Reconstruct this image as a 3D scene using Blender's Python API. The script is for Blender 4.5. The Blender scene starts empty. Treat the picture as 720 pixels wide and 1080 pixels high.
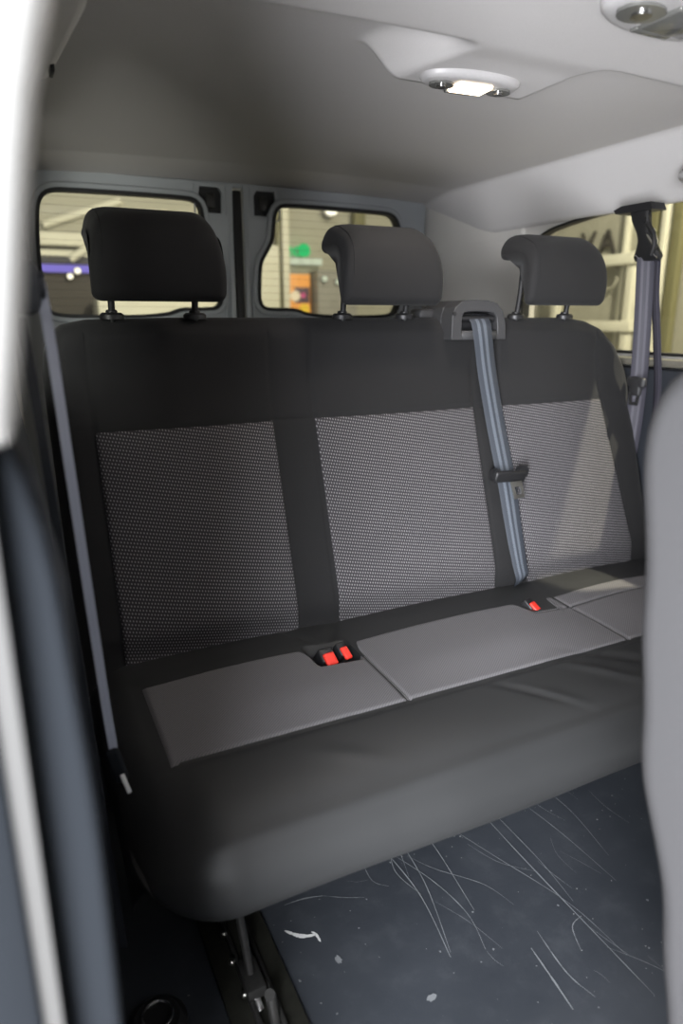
import bpy, bmesh, math, random
from mathutils import Vector, Matrix, Euler
random.seed(4)
PI = math.pi
C = bpy.context.scene.collection
XC = 0.78            # centre line of the van

# ------------------------------------------------------------------ materials
class NT:
    def __init__(s, name):
        s.m = bpy.data.materials.new(name); s.m.use_nodes = True
        s.t = s.m.node_tree; s.n = s.t.nodes; s.n.clear()
        s.out = s.n.new('ShaderNodeOutputMaterial')
    def new(s, typ, **k):
        q = s.n.new(typ)
        for a, b in k.items(): setattr(q, a, b)
        return q
    def link(s, a, b): s.t.links.new(a, b)
    def math(s, op, a, b=None, c=None):
        q = s.n.new('ShaderNodeMath'); q.operation = op
        for i, v in enumerate((a, b, c)):
            if v is None: continue
            if isinstance(v, (int, float)): q.inputs[i].default_value = v
            else: s.link(v, q.inputs[i])
        return q.outputs[0]
    def mix(s, f, a, b):
        q = s.n.new('ShaderNodeMix'); q.data_type = 'RGBA'
        for i, v in ((0, f), (6, a), (7, b)):
            if isinstance(v, (int, float)): q.inputs[i].default_value = v
            elif isinstance(v, tuple): q.inputs[i].default_value = (*v, 1)
            else: s.link(v, q.inputs[i])
        return q.outputs[2]
    def bsdf(s, col, rough=.6, metal=0., spec=.5, sheen=0., bump=None, bstr=.1, bdist=.002, rnode=None):
        b = s.new('ShaderNodeBsdfPrincipled')
        if isinstance(col, tuple): b.inputs['Base Color'].default_value = (*col, 1)
        else: s.link(col, b.inputs['Base Color'])
        b.inputs['Roughness'].default_value = rough
        if rnode is not None: s.link(rnode, b.inputs['Roughness'])
        b.inputs['Metallic'].default_value = metal
        b.inputs['Specular IOR Level'].default_value = spec
        b.inputs['Sheen Weight'].default_value = sheen
        if bump is not None:
            q = s.new('ShaderNodeBump'); q.inputs['Strength'].default_value = bstr
            q.inputs['Distance'].default_value = bdist
            s.link(bump, q.inputs['Height']); s.link(q.outputs[0], b.inputs['Normal'])
        s.link(b.outputs[0], s.out.inputs[0]); return b
    def noise(s, scale, detail=3, vec=None, rough=.5):
        q = s.new('ShaderNodeTexNoise'); q.inputs['Scale'].default_value = scale
        q.inputs['Detail'].default_value = detail; q.inputs['Roughness'].default_value = rough
        if vec is None: vec = s.obj()
        s.link(vec, q.inputs['Vector']); return q.outputs[0]
    def obj(s):
        if not hasattr(s, 'tc'): s.tc = s.new('ShaderNodeTexCoord')
        return s.tc.outputs['Object']
    def xyz(s, vec=None):
        q = s.new('ShaderNodeSeparateXYZ'); s.link(vec or s.obj(), q.inputs[0]); return q.outputs

def simple(name, col, rough=.6, metal=0., spec=.5, nscale=60, namp=.08, bump=.05, sheen=0.):
    """plain surface with a little mottling and grain"""
    t = NT(name); n = t.noise(nscale, 3)
    c = t.mix(n, tuple(v * (1 - namp) for v in col), tuple(min(1, v * (1 + namp)) for v in col))
    t.bsdf(c, rough, metal, spec, sheen, bump=n, bstr=bump)
    return t.m

def emit(name, col, strength):
    t = NT(name); e = t.new('ShaderNodeEmission'); e.inputs[0].default_value = (*col, 1)
    e.inputs[1].default_value = strength; t.link(e.outputs[0], t.out.inputs[0]); return t.m

def glass(name, tint=(.9, .9, .85), refl=.05):
    t = NT(name); a = t.new('ShaderNodeBsdfTransparent'); a.inputs[0].default_value = (*tint, 1)
    g = t.new('ShaderNodeBsdfGlossy'); g.inputs['Roughness'].default_value = .03
    lw = t.new('ShaderNodeLayerWeight'); lw.inputs[0].default_value = .25
    f = t.math('MULTIPLY_ADD', lw.outputs['Fresnel'], .35, refl * .3)
    mx = t.new('ShaderNodeMixShader'); t.link(f, mx.inputs[0]); t.link(a.outputs[0], mx.inputs[1]); t.link(g.outputs[0], mx.inputs[2])
    t.link(mx.outputs[0], t.out.inputs[0]); return t.m

def fabric_plain():
    t = NT('charcoal_fabric')
    x = t.xyz(); 
    w = t.math('MULTIPLY', t.math('SINE', t.math('MULTIPLY', x[0], 4200.)), t.math('SINE', t.math('MULTIPLY', t.math('ADD', x[2], x[1]), 4200.)))
    n = t.noise(900, 2); n2 = t.noise(9, 3)
    h = t.math('ADD', t.math('MULTIPLY', w, .3), n)
    c = t.mix(n, (.009, .009, .0096), (.020, .0198, .0202))
    c = t.mix(t.math('MULTIPLY', n2, .25), c, (.030, .029, .030))
    t.bsdf(c, .82, spec=.22, sheen=.05, bump=h, bstr=.25, bdist=.0006)
    return t.m

def vinyl():
    t = NT('charcoal_seat_vinyl')
    n = t.noise(700, 3); n2 = t.noise(5, 4)
    c = t.mix(n2, (.020, .0205, .021), (.031, .0315, .032))
    t.bsdf(c, .50, spec=.42, bump=n, bstr=.12, bdist=.0005)
    return t.m

def dotted():
    """woven insert: rows of little pale dashes on a grey ground"""
    t = NT('grey_dotted_weave')
    x = t.xyz()
    zz = t.math('ADD', x[2], t.math('MULTIPLY', x[0], .19))
    v = t.math('DIVIDE', zz, .0066)
    row = t.math('FLOOR', v)
    u = t.math('ADD', t.math('DIVIDE', x[0], .0056), t.math('MULTIPLY', row, .5))
    fu = t.math('FRACT', u); fv = t.math('FRACT', v)
    a = t.math('SUBTRACT', 1., t.math('MULTIPLY', t.math('ABSOLUTE', t.math('SUBTRACT', fu, .5)), 3.6))
    b = t.math('SUBTRACT', 1., t.math('MULTIPLY', t.math('ABSOLUTE', t.math('SUBTRACT', fv, .5)), 3.2))
    d = t.math('MULTIPLY', t.math('MAXIMUM', a, 0.), t.math('MAXIMUM', b, 0.))
    d = t.math('MINIMUM', t.math('MULTIPLY', d, 3.2), 1.)
    # paired rows: every other gap a little darker
    pr = t.math('MULTIPLY', t.math('SINE', t.math('MULTIPLY', v, PI)), .5)
    pr = t.math('ADD', pr, .5)
    n = t.noise(1300, 2); n2 = t.noise(7, 2)
    base = t.mix(pr, (.030, .028, .031), (.041, .038, .041))
    base = t.mix(n, base, (.041, .038, .041))
    dot = t.mix(n2, (.19, .185, .19), (.26, .25, .26))
    c = t.mix(d, base, dot)
    t.bsdf(c, .8, spec=.25, sheen=.04)
    return t.m

def twill():
    """cushion insert: fine diagonal twill"""
    t = NT('grey_twill_weave')
    x = t.xyz()
    q = t.math('ADD', t.math('MULTIPLY', x[0], .8), t.math('MULTIPLY', x[1], -1.))
    w = t.math('SINE', t.math('MULTIPLY', q, 2 * PI / .0048))
    w2 = t.math('SINE', t.math('MULTIPLY', t.math('ADD', x[0], x[1]), 2 * PI / .0031))
    w = t.math('MULTIPLY_ADD', t.math('ADD', w, t.math('MULTIPLY', w2, .6)), .3, .5)
    n = t.noise(1100, 2); w = t.math('ADD', t.math('MULTIPLY', w, .75), t.math('MULTIPLY', n, .25))
    c = t.mix(w, (.066, .063, .066), (.185, .178, .185))
    t.bsdf(c, .8, spec=.25, sheen=.04, bump=w, bstr=.3, bdist=.0006)
    return t.m

def floor_mat():
    t = NT('blue_black_floor_vinyl')
    n = t.noise(4, 6, rough=.65); n2 = t.noise(240, 3); n3 = t.noise(16, 5, rough=.7)
    c = t.mix(n, (.022, .026, .033), (.062, .068, .078))
    dust = t.math('MAXIMUM', t.math('MULTIPLY', t.math('SUBTRACT', n3, .52), 2.0), 0.)
    c = t.mix(t.math('MULTIPLY', dust, .30), c, (.12, .13, .14))
    sp = t.math('GREATER_THAN', t.noise(130, 1), .775)
    c = t.mix(t.math('MULTIPLY', sp, .7), c, (.30, .31, .30))
    r = t.math('MULTIPLY_ADD', n3, .28, .26)
    t.bsdf(c, .4, spec=.45, bump=n2, bstr=.12, bdist=.001, rnode=r)
    return t.m

def headliner_mat():
    t = NT('pale_headliner_felt')
    n = t.noise(700, 3); n2 = t.noise(2, 2)
    c = t.mix(n, (.47, .455, .45), (.58, .565, .56))
    t.bsdf(c, .95, spec=.1, bump=n, bstr=.25, bdist=.0008)
    return t.m

def webbing_mat(name, base, stripe, nst, lo, hi):
    t = NT(name)
    uv = t.new('ShaderNodeUVMap'); s = t.new('ShaderNodeSeparateXYZ'); t.link(uv.outputs[0], s.inputs[0])
    u, v = s.outputs[0], s.outputs[1]
    a = t.math('SUBTRACT', u, .5); a = t.math('ABSOLUTE', a)
    m = t.math('MULTIPLY', t.math('GREATER_THAN', a, lo), t.math('LESS_THAN', a, hi))
    w = t.math('MULTIPLY_ADD', t.math('SINE', t.math('MULTIPLY', v, 2200.)), .25, .75)
    w2 = t.math('MULTIPLY_ADD', t.math('SINE', t.math('MULTIPLY', u, 150.)), .15, .85)
    c = t.mix(m, base, stripe)
    c2 = t.mix(t.math('MULTIPLY', w, w2), tuple(.6 * k for k in base), c)
    t.bsdf(c2, .55, spec=.35, bump=w, bstr=.2, bdist=.0006)
    return t.m

M = {}
M['fabric'] = fabric_plain(); M['vinyl'] = vinyl(); M['dots'] = dotted(); M['twill'] = twill()
M['floor'] = floor_mat(); M['liner'] = headliner_mat()
M['scratch'] = simple('pale_scratch', (.19, .20, .21), .8)
M['tan_trim'] = simple('beige_plastic_trim', (.58, .56, .53), .65, nscale=500, bump=.15)
M['sill'] = simple('tan_sill_plastic', (.16, .15, .12), .65, nscale=500, bump=.15)
M['dark_trim'] = simple('charcoal_plastic_trim', (.028, .032, .040), .55, nscale=600, bump=.2)
M['near_trim'] = simple('blue_grey_plastic_trim', (.012, .014, .017), .9, nscale=600, bump=.2, spec=.08)
M['paint'] = simple('grey_body_paint', (.34, .36, .38), .35, nscale=4, namp=.03, bump=.0)
M['white_paint'] = simple('white_body_paint', (.36, .355, .345), .35, nscale=4, namp=.02, bump=.0)
M['jamb'] = simple('grey_door_jamb_paint', (.065, .064, .062), .5, nscale=4)
M['rubber'] = simple('black_rubber', (.008, .008, .009), .6)
M['black'] = simple('black_plastic', (.013, .013, .014), .42, nscale=400, bump=.1)
M['housing'] = simple('charcoal_grained_plastic', (.040, .040, .042), .48, nscale=700, bump=.2)
M['steel'] = simple('zinc_plated_steel', (.55, .54, .50), .28, 1., nscale=40, bump=.02)
M['dark_steel'] = simple('dark_painted_steel', (.045, .044, .042), .35, .4, nscale=90, namp=.3)
M['rail_metal'] = simple('grimy_rail_steel', (.030, .030, .024), .5, .3, nscale=70, namp=.5, bump=.2)
M['dull_chrome'] = simple('dull_chrome', (.5, .5, .5), .25, 1.)
M['red'] = simple('red_button_plastic', (.78, .040, .025), .4, nscale=200, bump=.05)
M['seam'] = simple('dark_seam_thread', (.008, .008, .008), .9)
M['stitch'] = simple('grey_stitch_thread', (.14, .135, .135), .9)
M['web_mid'] = webbing_mat('blue_grey_striped_webbing', (.050, .057, .070), (.15, .17, .20), 2, .07, .23)
M['web_right'] = webbing_mat('mauve_grey_striped_webbing', (.050, .048, .064), (.11, .105, .13), 2, .10, .24)
M['web_left'] = webbing_mat('slate_webbing', (.45, .48, .58), (.55, .58, .68), 2, .10, .24)
M['lamp_white'] = simple('pale_grey_lamp_plastic', (.42, .41, .41), .4, nscale=200, bump=.03)
M['lens_clear'] = simple('smoky_lens_plastic', (.16, .16, .15), .12, .3, nscale=30)
M['lamp_glow'] = emit('warm_lamp_glow', (1., .80, .58), 7.)
M['glass'] = glass('clear_window_glass', (.84, .84, .79))
M['seat2'] = simple('light_grey_seat_fabric', (.058, .057, .059), .8, nscale=900, namp=.12, bump=.3, spec=.25)
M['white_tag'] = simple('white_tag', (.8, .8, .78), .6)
M['beige_wall'] = simple('yellow_beige_plaster', (.36, .347, .28), .8, nscale=3)
M['cream'] = simple('cream_paint', (.62, .60, .49), .7, nscale=3)
M['olive'] = simple('olive_metal', (.16, .15, .075), .6, nscale=5)
M['dark_wall'] = simple('dark_brown_panel', (.050, .043, .035), .7, nscale=4)
M['concrete'] = simple('grey_concrete', (.28, .27, .24), .8, nscale=6, namp=.15)
M['violet'] = emit('violet_glow', (.34, .28, 1.0), 1.0)
M['green_sign'] = emit('green_sign_glow', (.06, .72, .24), 1.05)
M['white_sign'] = emit('white_sign_glow', (.80, .88, .72), 1.1)
M['spot_glow'] = emit('white_lamp_glow', (1., .95, .80), 2.5)
M['poster_orange'] = simple('orange_print', (.90, .40, .11), .6, nscale=8)
M['poster_dark'] = simple('dark_print', (.12, .08, .10), .6)
M['poster_pale'] = simple('pale_print', (.85, .75, .60), .6)
M['poster_pink'] = simple('pink_print', (.65, .10, .30), .6)
M['poster_yellow'] = simple('yellow_print', (.85, .58, .05), .6)
M['letter_dark'] = simple('dark_letter_paint', (.05, .045, .04), .7)

# ------------------------------------------------------------------ object helpers
def tag(o, label=None, cat=None, group=None, kind=None):
    if label: o['label'] = label
    if cat: o['category'] = cat
    if group: o['group'] = group
    if kind: o['kind'] = kind
    return o

def empty(name, loc, label=None, cat=None, group=None, kind=None):
    o = bpy.data.objects.new(name, None); o.empty_display_size = .05
    C.objects.link(o); o.location = loc
    return tag(o, label, cat, group, kind)

def wloc(p):
    v = Vector((0, 0, 0))
    while p is not None: v += p.location; p = p.parent
    return v

def mk(name, verts, faces, mats, parent=None, smooth=True, fm=None, uvs=None, angle=40, recalc=True):
    """world-space vertices -> one mesh object under parent (parents carry translation only)"""
    off = wloc(parent)
    me = bpy.data.meshes.new(name)
    me.from_pydata([tuple(Vector(v) - off) for v in verts], [], faces)
    if not isinstance(mats, (list, tuple)): mats = [mats]
    for m in mats: me.materials.append(m)
    if fm:
        for p, i in zip(me.polygons, fm): p.material_index = i
    if uvs:
        l = me.uv_layers.new(name='UVMap')
        for p in me.polygons:
            for li in p.loop_indices: l.data[li].uv = uvs[me.loops[li].vertex_index]
    if recalc:
        b = bmesh.new(); b.from_mesh(me); bmesh.ops.recalc_face_normals(b, faces=b.faces); b.to_mesh(me); b.free()
    o = bpy.data.objects.new(name, me); C.objects.link(o)
    if parent: o.parent = parent
    if smooth:
        for p in me.polygons: p.use_smooth = True
        mark(me, angle)
    return o

def mark(me, angle):
    b = bmesh.new(); b.from_mesh(me); a = math.radians(angle)
    for e in b.edges:
        if len(e.link_faces) == 2 and e.calc_face_angle(0) > a: e.smooth = False
    b.to_mesh(me); b.free()

class MB:
    """collects shapes in world space, builds one mesh"""
    def __init__(s): s.v = []; s.f = []; s.m = []
    def add(s, vs, fs, mi=0):
        k = len(s.v); s.v += [tuple(v) for v in vs]; s.f += [[i + k for i in f] for f in fs]; s.m += [mi] * len(fs)
    def bm(s, b, mi=0, mat=None):
        if mat is not None: bmesh.ops.transform(b, matrix=mat, verts=b.verts)
        b.verts.ensure_lookup_table(); b.verts.index_update()
        s.add([v.co.copy() for v in b.verts], [[v.index for v in f.verts] for f in b.faces], mi); b.free()
    def box(s, c, size, r=0., seg=2, rot=None, mi=0):
        b = bmesh.new(); bmesh.ops.create_cube(b, size=1)
        bmesh.ops.scale(b, vec=size, verts=b.verts)
        if r > 0: bmesh.ops.bevel(b, geom=b.edges[:], offset=min(r, min(size) * .49), segments=seg, profile=.5, affect='EDGES')
        mt = Matrix.Translation(c)
        if rot: mt = mt @ Euler(rot).to_matrix().to_4x4()
        s.bm(b, mi, mt); return s
    def tube(s, pts, r, n=12, mi=0, cap=True):
        pts = [Vector(p) for p in pts]; rr = r if isinstance(r, (list, tuple)) else [r] * len(pts)
        vs = []; fs = []; up = None
        for i, p in enumerate(pts):
            d = (pts[min(i + 1, len(pts) - 1)] - pts[max(i - 1, 0)]).normalized()
            if up is None: up = d.orthogonal().normalized()
            else: up = (up - d * up.dot(d)).normalized()
            w = d.cross(up)
            for k in range(n):
                a = 2 * PI * k / n; vs.append(p + (up * math.cos(a) + w * math.sin(a)) * rr[i])
        for i in range(len(pts) - 1):
            for k in range(n):
                fs.append([i * n + k, i * n + (k + 1) % n, (i + 1) * n + (k + 1) % n, (i + 1) * n + k])
        if cap: fs.append(list(range(n))[::-1]); fs.append([(len(pts) - 1) * n + k for k in range(n)])
        s.add(vs, fs, mi); return s
    def disc(s, c, r, h, axis='Z', n=24, mi=0, rx=None, bev=0.):
        """rounded disc centred at c"""
        prof = [(r, -h / 2), (r, h / 2 - bev), (r - bev, h / 2)] if bev else [(r, -h / 2), (r, h / 2)]
        vs = []; fs = []
        for (q, z) in prof:
            for k in range(n):
                a = 2 * PI * k / n; x, y = q * math.cos(a) * (rx or 1), q * math.sin(a)
                vs.append({'Z': (x, y, z), 'Y': (x, z, y), 'X': (z, x, y)}[axis])
        L = len(prof)
        for i in range(L - 1):
            for k in range(n): fs.append([i * n + k, i * n + (k + 1) % n, (i + 1) * n + (k + 1) % n, (i + 1) * n + k])
        fs.append(list(range(n))[::-1]); fs.append([(L - 1) * n + k for k in range(n)])
        s.add([Vector(v) + Vector(c) for v in vs], fs, mi); return s
    def prism(s, outline, f, d, mi=0):
        """outline 2D list, f maps (a,b)->3D, d = extrusion vector"""
        n = len(outline); d = Vector(d)
        a = [Vector(f(*p)) for p in outline]; b = [p + d for p in a]
        fs = [list(range(n))[::-1], [n + i for i in range(n)]] + [[i, (i + 1) % n, n + (i + 1) % n, n + i] for i in range(n)]
        s.add(a + b, fs, mi); return s
    def ring(s, outer, inner, f, d, mi=0):
        """frame between two loops with the same count, extruded by d"""
        n = len(outer); d = Vector(d)
        A = [Vector(f(*p)) for p in outer]; B = [Vector(f(*p)) for p in inner]
        vs = A + B + [p + d for p in A] + [p + d for p in B]; fs = []
        for i in range(n):
            j = (i + 1) % n
            fs += [[i, j, n + j, n + i], [2 * n + i, 3 * n + i, 3 * n + j, 2 * n + j], [i, 2 * n + i, 2 * n + j, j], [n + i, n + j, 3 * n + j, 3 * n + i]]
        s.add(vs, fs, mi); return s
    def build(s, name, mats, parent=None, smooth=True, angle=35): return mk(name, s.v, s.f, mats, parent, smooth, s.m, angle=angle)

def spline(pts, n, closed=False):
    """Catmull-Rom through pts, resampled evenly to n points"""
    P = [Vector(p) for p in pts]; L = len(P); out = []
    seg = L if closed else L - 1
    for i in range(seg):
        if closed: a, b, c, d = P[i - 1], P[i], P[(i + 1) % L], P[(i + 2) % L]
        else: a, b, c, d = P[max(i - 1, 0)], P[i], P[i + 1], P[min(i + 2, L - 1)]
        for k in range(16):
            t = k / 16; out.append(.5 * ((2 * b) + (c - a) * t + (2 * a - 5 * b + 4 * c - d) * t * t + (3 * b - a - 3 * c + d) * t ** 3))
    if not closed: out.append(P[-1])
    else: out.append(out[0])
    ln = [0]
    for i in range(1, len(out)): ln.append(ln[-1] + (out[i] - out[i - 1]).length)
    res = []; j = 0; m = n if closed else n - 1
    for k in range(n):
        t = ln[-1] * k / m
        while j < len(ln) - 2 and ln[j + 1] < t: j += 1
        u = (t - ln[j]) / max(ln[j + 1] - ln[j], 1e-9); res.append(out[j].lerp(out[j + 1], u))
    return res

def rrect(x0, x1, z0, z1, r, n=8):
    """rounded rectangle; r = one radius or (bl, br, tr, tl)"""
    if not isinstance(r, (tuple, list)): r = (r,) * 4
    out = []
    for (cx, cz, a0, q) in ((x0 + r[0], z0 + r[0], PI, r[0]), (x1 - r[1], z0 + r[1], 1.5 * PI, r[1]), (x1 - r[2], z1 - r[2], 0, r[2]), (x0 + r[3], z1 - r[3], .5 * PI, r[3])):
        for k in range(n + 1):
            a = a0 + .5 * PI * k / n; out.append((cx + q * math.cos(a), cz + q * math.sin(a)))
    return out

def offset_loop(loop, d):
    """move a CCW loop outward by d"""
    n = len(loop); out = []
    for i in range(n):
        a, b, c = Vector(loop[i - 1]), Vector(loop[i]), Vector(loop[(i + 1) % n])
        t = (c - a)
        if t.length < 1e-9: t = b - a
        t.normalize(); out.append((b.x + t.y * d, b.y - t.x * d))
    return out

def sheet_hole(name, outer, holes, f, d, mat, parent=None, thick=True):
    """flat plate with holes: outer/holes 2D loops, f maps to 3D, d thickness vector"""
    bm = bmesh.new(); loops = [outer] + holes; edges = []; vl = []
    for lp in loops:
        vs = [bm.verts.new(f(*p)) for p in lp]; vl.append(vs)
        for i in range(len(vs)): edges.append(bm.edges.new((vs[i], vs[(i + 1) % len(vs)])))
    bmesh.ops.triangle_fill(bm, use_beauty=True, use_dissolve=False, edges=edges)
    if thick:
        ret = bmesh.ops.extrude_face_region(bm, geom=bm.faces[:])
        bmesh.ops.translate(bm, vec=Vector(d), verts=[g for g in ret['geom'] if isinstance(g, bmesh.types.BMVert)])
    bmesh.ops.recalc_face_normals(bm, faces=bm.faces)
    m = MB(); m.bm(bm); return m.build(name, mat, parent, angle=30)

def ribbon(name, pts, nrm, width, mat, parent=None, thick=.0014, n=60):
    """belt webbing along pts; nrm = face normal (one vector or per control point)"""
    c = spline(pts, n)
    if isinstance(nrm[0], (int, float)): nn = [Vector(nrm)] * n
    else:
        nn = [];
        for i in range(n):
            t = i / (n - 1) * (len(nrm) - 1); k = min(int(t), len(nrm) - 2); nn.append(Vector(nrm[k]).lerp(Vector(nrm[k + 1]), t - k).normalized())
    wd = width if isinstance(width, (list, tuple)) else [width, width]
    vs = []; uv = []; ln = 0
    for i, p in enumerate(c):
        d = (c[min(i + 1, n - 1)] - c[max(i - 1, 0)]).normalized(); q = nn[i]; q = (q - d * q.dot(d)).normalized(); w = d.cross(q)
        if i: ln += (c[i] - c[i - 1]).length
        t = i / (n - 1) * (len(wd) - 1); k = min(int(t), len(wd) - 2); W = wd[k] + (wd[k + 1] - wd[k]) * (t - k)
        for s_, o_ in ((-1, 0), (-.96, 1), (.96, 1), (1, 0), (.96, -1), (-.96, -1)):
            vs.append(p + w * (s_ * W / 2) + q * (o_ * thick / 2)); uv.append((.5 + s_ / 2, ln))
    fs = []
    for i in range(n - 1):
        for k in range(6): fs.append([i * 6 + k, i * 6 + (k + 1) % 6, (i + 1) * 6 + (k + 1) % 6, (i + 1) * 6 + k])
    fs.append([5, 4, 3, 2, 1, 0]); fs.append([(n - 1) * 6 + k for k in range(6)])
    return mk(name, vs, fs, mat, parent, True, None, uv, angle=60)

def g1(x, c, w): return math.exp(-((x - c) / w) ** 2)
def sstep(a, b, x):
    t = max(0., min(1., (x - a) / (b - a))); return t * t * (3 - 2 * t)

# ================================================================== THE BENCH
bench = empty('rear_bench', (XC, 1.1, 0), 'three-seat rear bench in black fabric with grey woven panels and three headrests', 'seat')

# ---- cushion: a closed profile in (Y,Z) lofted along X
CUSH = [(1.30, .375), (1.20, .383), (1.10, .3845), (1.02, .383), (.94, .381), (.875, .378), (.82, .374), (.77, .366), (.735, .354), (.706, .336),
        (.689, .312), (.684, .286), (.690, .258), (.712, .236), (.76, .226), (.86, .222), (1.0, .220), (1.15, .220), (1.28, .222), (1.325, .24), (1.335, .30), (1.33, .355)]
CN = 190
cp = spline([(y, z, 0) for y, z in CUSH], CN, True)
def normals2(P):
    n = len(P); out = []
    for i in range(n):
        t = (P[(i + 1) % n] - P[i - 1]).normalized(); out.append(Vector((-t.y, t.x, 0)))
    c = sum(P, Vector()) / n
    if sum((p - c).dot(q) for p, q in zip(P, out)) < 0: out = [-q for q in out]
    return out
cn = normals2(cp)
X0, X1 = .072, 1.505
def cush_disp(x, y, z):
    d = 0.
    top = z > .33 and y < 1.3
    if top:
        # soft crown of each seat place
        for a, b in ((.148, .555), (.555, 1.07), (1.07, 1.42)):
            if a < x < b and y > .868: d += .008 * math.sin(PI * (x - a) / (b - a)) * sstep(.868, .98, y) * sstep(1.26, 1.12, y)
        d -= .004 * g1(y, .868, .005) * sstep(.14, .15, x)
        d -= .0035 * g1(x, .148 - .004 * sstep(.86, .70, y), .004) * sstep(1.14, 1.10, y)
        d -= .003 * g1(x, .552, .004) * sstep(.86, .88, y) * sstep(1.10, 1.04, y)
        d -= .003 * g1(x, 1.068, .004) * sstep(.86, .88, y) * sstep(1.10, 1.04, y)
        # openings for the buckles
        d -= .040 * sstep(.452, .464, x) * sstep(.548, .536, x) * sstep(1.020, 1.034, y) * sstep(1.105, 1.090, y)
        d -= .040 * sstep(.958, .968, x) * sstep(1.040, 1.028, y) * sstep(1.030, 1.042, y) * sstep(1.112, 1.098, y)
        # creases by the middle opening and on the front roll
        for (cx, cy, dx, dy, L, w, h) in ((.47, 1.15, -.2, .5, .05, .010, .004), (.53, 1.14, .35, .5, .06, .010, .004), (.77, .80, .65, -.6, .07, .008, .0045), (.80, .78, .65, -.6, .05, .011, -.003),
                                          (.93, .81, .6, -.5, .07, .010, -.0035), (1.0, .83, .6, -.45, .08, .012, .004), (1.14, .80, .5, -.6, .05, .012, -.003), (.40, .79, .7, -.4, .06, .014, -.002)):
            q = math.hypot(dx, dy); ux, uy = dx / q, dy / q; a = (x - cx) * ux + (y - cy) * uy; b = -(x - cx) * uy + (y - cy) * ux
            d -= h * g1(a, 0, L) * g1(b, 0, w)
    d += .0035 * g1(z, .345, .005) * (1 if y < .78 else 0) * sstep(.12, .2, x)     # piping ridge between top and front face
    d += .0015 * math.sin(x * 11 + 1) * sstep(.9, .7, y)
    return d
def inset(d, r):
    return 0. if d >= r else r - math.sqrt(max(0., r * r - (r - d) ** 2))
def cush_pt(x, t, off=0.):
    """t = fractional index into the profile"""
    i = int(t) % CN; u = t - int(t); p = cp[i].lerp(cp[(i + 1) % CN], u); n = cn[i].lerp(cn[(i + 1) % CN], u).normalized()
    front = sstep(1.0, .74, p.x)
    rl = .045 + .085 * front; e = inset(x - X0, rl); e += inset(X1 - x, .05 + .03 * front)
    q = p + n * (cush_disp(x, p.x, p.y) + off - e)
    # the outboard bolster drops away a little toward the aisle
    z = q.y - .014 * sstep(.148, .075, x) * sstep(.33, .37, p.y)
    return Vector((x, q.x, z))
def xs_stations(a, b, r, step):
    xs = []; k = 0
    for i in range(11): xs.append(a + r * (1 - math.cos(PI / 2 * i / 10)))
    n = int((b - a - 2 * r) / step)
    for i in range(1, n): xs.append(a + r + (b - a - 2 * r) * i / n)
    for i in range(10, -1, -1): xs.append(b - r * (1 - math.cos(PI / 2 * i / 10)))
    return xs
def loft(xs, N, fn):
    vs = []; fs = []
    for x in xs:
        for k in range(N): vs.append(fn(x, k))
    for i in range(len(xs) - 1):
        for k in range(N): fs.append([i * N + k, i * N + (k + 1) % N, (i + 1) * N + (k + 1) % N, (i + 1) * N + k])
    for base in (0, (len(xs) - 1) * N):
        c = sum((Vector(vs[base + k]) for k in range(N)), Vector()) / N; ci = len(vs); vs.append(c)
        for k in range(N): fs.append([base + k, base + (k + 1) % N, ci])
    return vs, fs
xs = xs_stations(X0, X1, .11, .006)
vs, fs = loft(xs, CN, lambda x, k: cush_pt(x, k))
cushion = mk('cushion', vs, fs, M['vinyl'], bench, angle=75)
tag(cushion, 'black padded seat cushion with rounded front roll')
def t_at(y, P, fromtop=True):
    """index on the upper surface where profile Y equals y"""
    best = None
    for i in range(len(P)):
        a, b = P[i], P[(i + 1) % len(P)]
        if a.y > .33 and b.y > .33 and (a.x - y) * (b.x - y) <= 0 and a.x != b.x:
            return i + (y - a.x) / (b.x - a.x)
    return best
def cush_insert(xa, xb, ya, yb, na, nb, notch=None):
    vs = []; fs = []
    for i in range(na + 1):
        x = xa + (xb - xa) * i / na
        yr = yb(x)
        for j in range(nb + 1):
            y = ya + (yr - ya) * j / nb; edge = min(i, na - i, j, nb - j)
            t = t_at(y, cp); vs.append(cush_pt(x, t, .0012 if edge else -.0006))
    for i in range(na):
        for j in range(nb):
            a = i * (nb + 1) + j; fs.append([a, a + 1, a + nb + 2, a + nb + 1])
    return vs, fs
def yrear(x):
    y = 1.092
    y -= (.056 * sstep(.440, .462, x) * sstep(.566, .545, x))
    y -= (.050 * sstep(.950, .968, x) * sstep(1.050, 1.034, x))
    return y
for a, b in ((.150, .550), (.5535, 1.066), (1.0695, 1.42)):
    vs, fs = cush_insert(a, b, .871, yrear, int((b - a) / .004), 46)
    mk('woven_insert', vs, fs, M['twill'], cushion, angle=75, recalc=False)['label'] = 'grey twill insert on the cushion'
for x in (.5517, 1.0677):
    st = MB(); st.tube([cush_pt(x, t_at(.873 + (1.032 - .873) * k / 14, cp), .0022) for k in range(15)], .0007, 6); st.build('stitch_line', M['stitch'], cushion)

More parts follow.
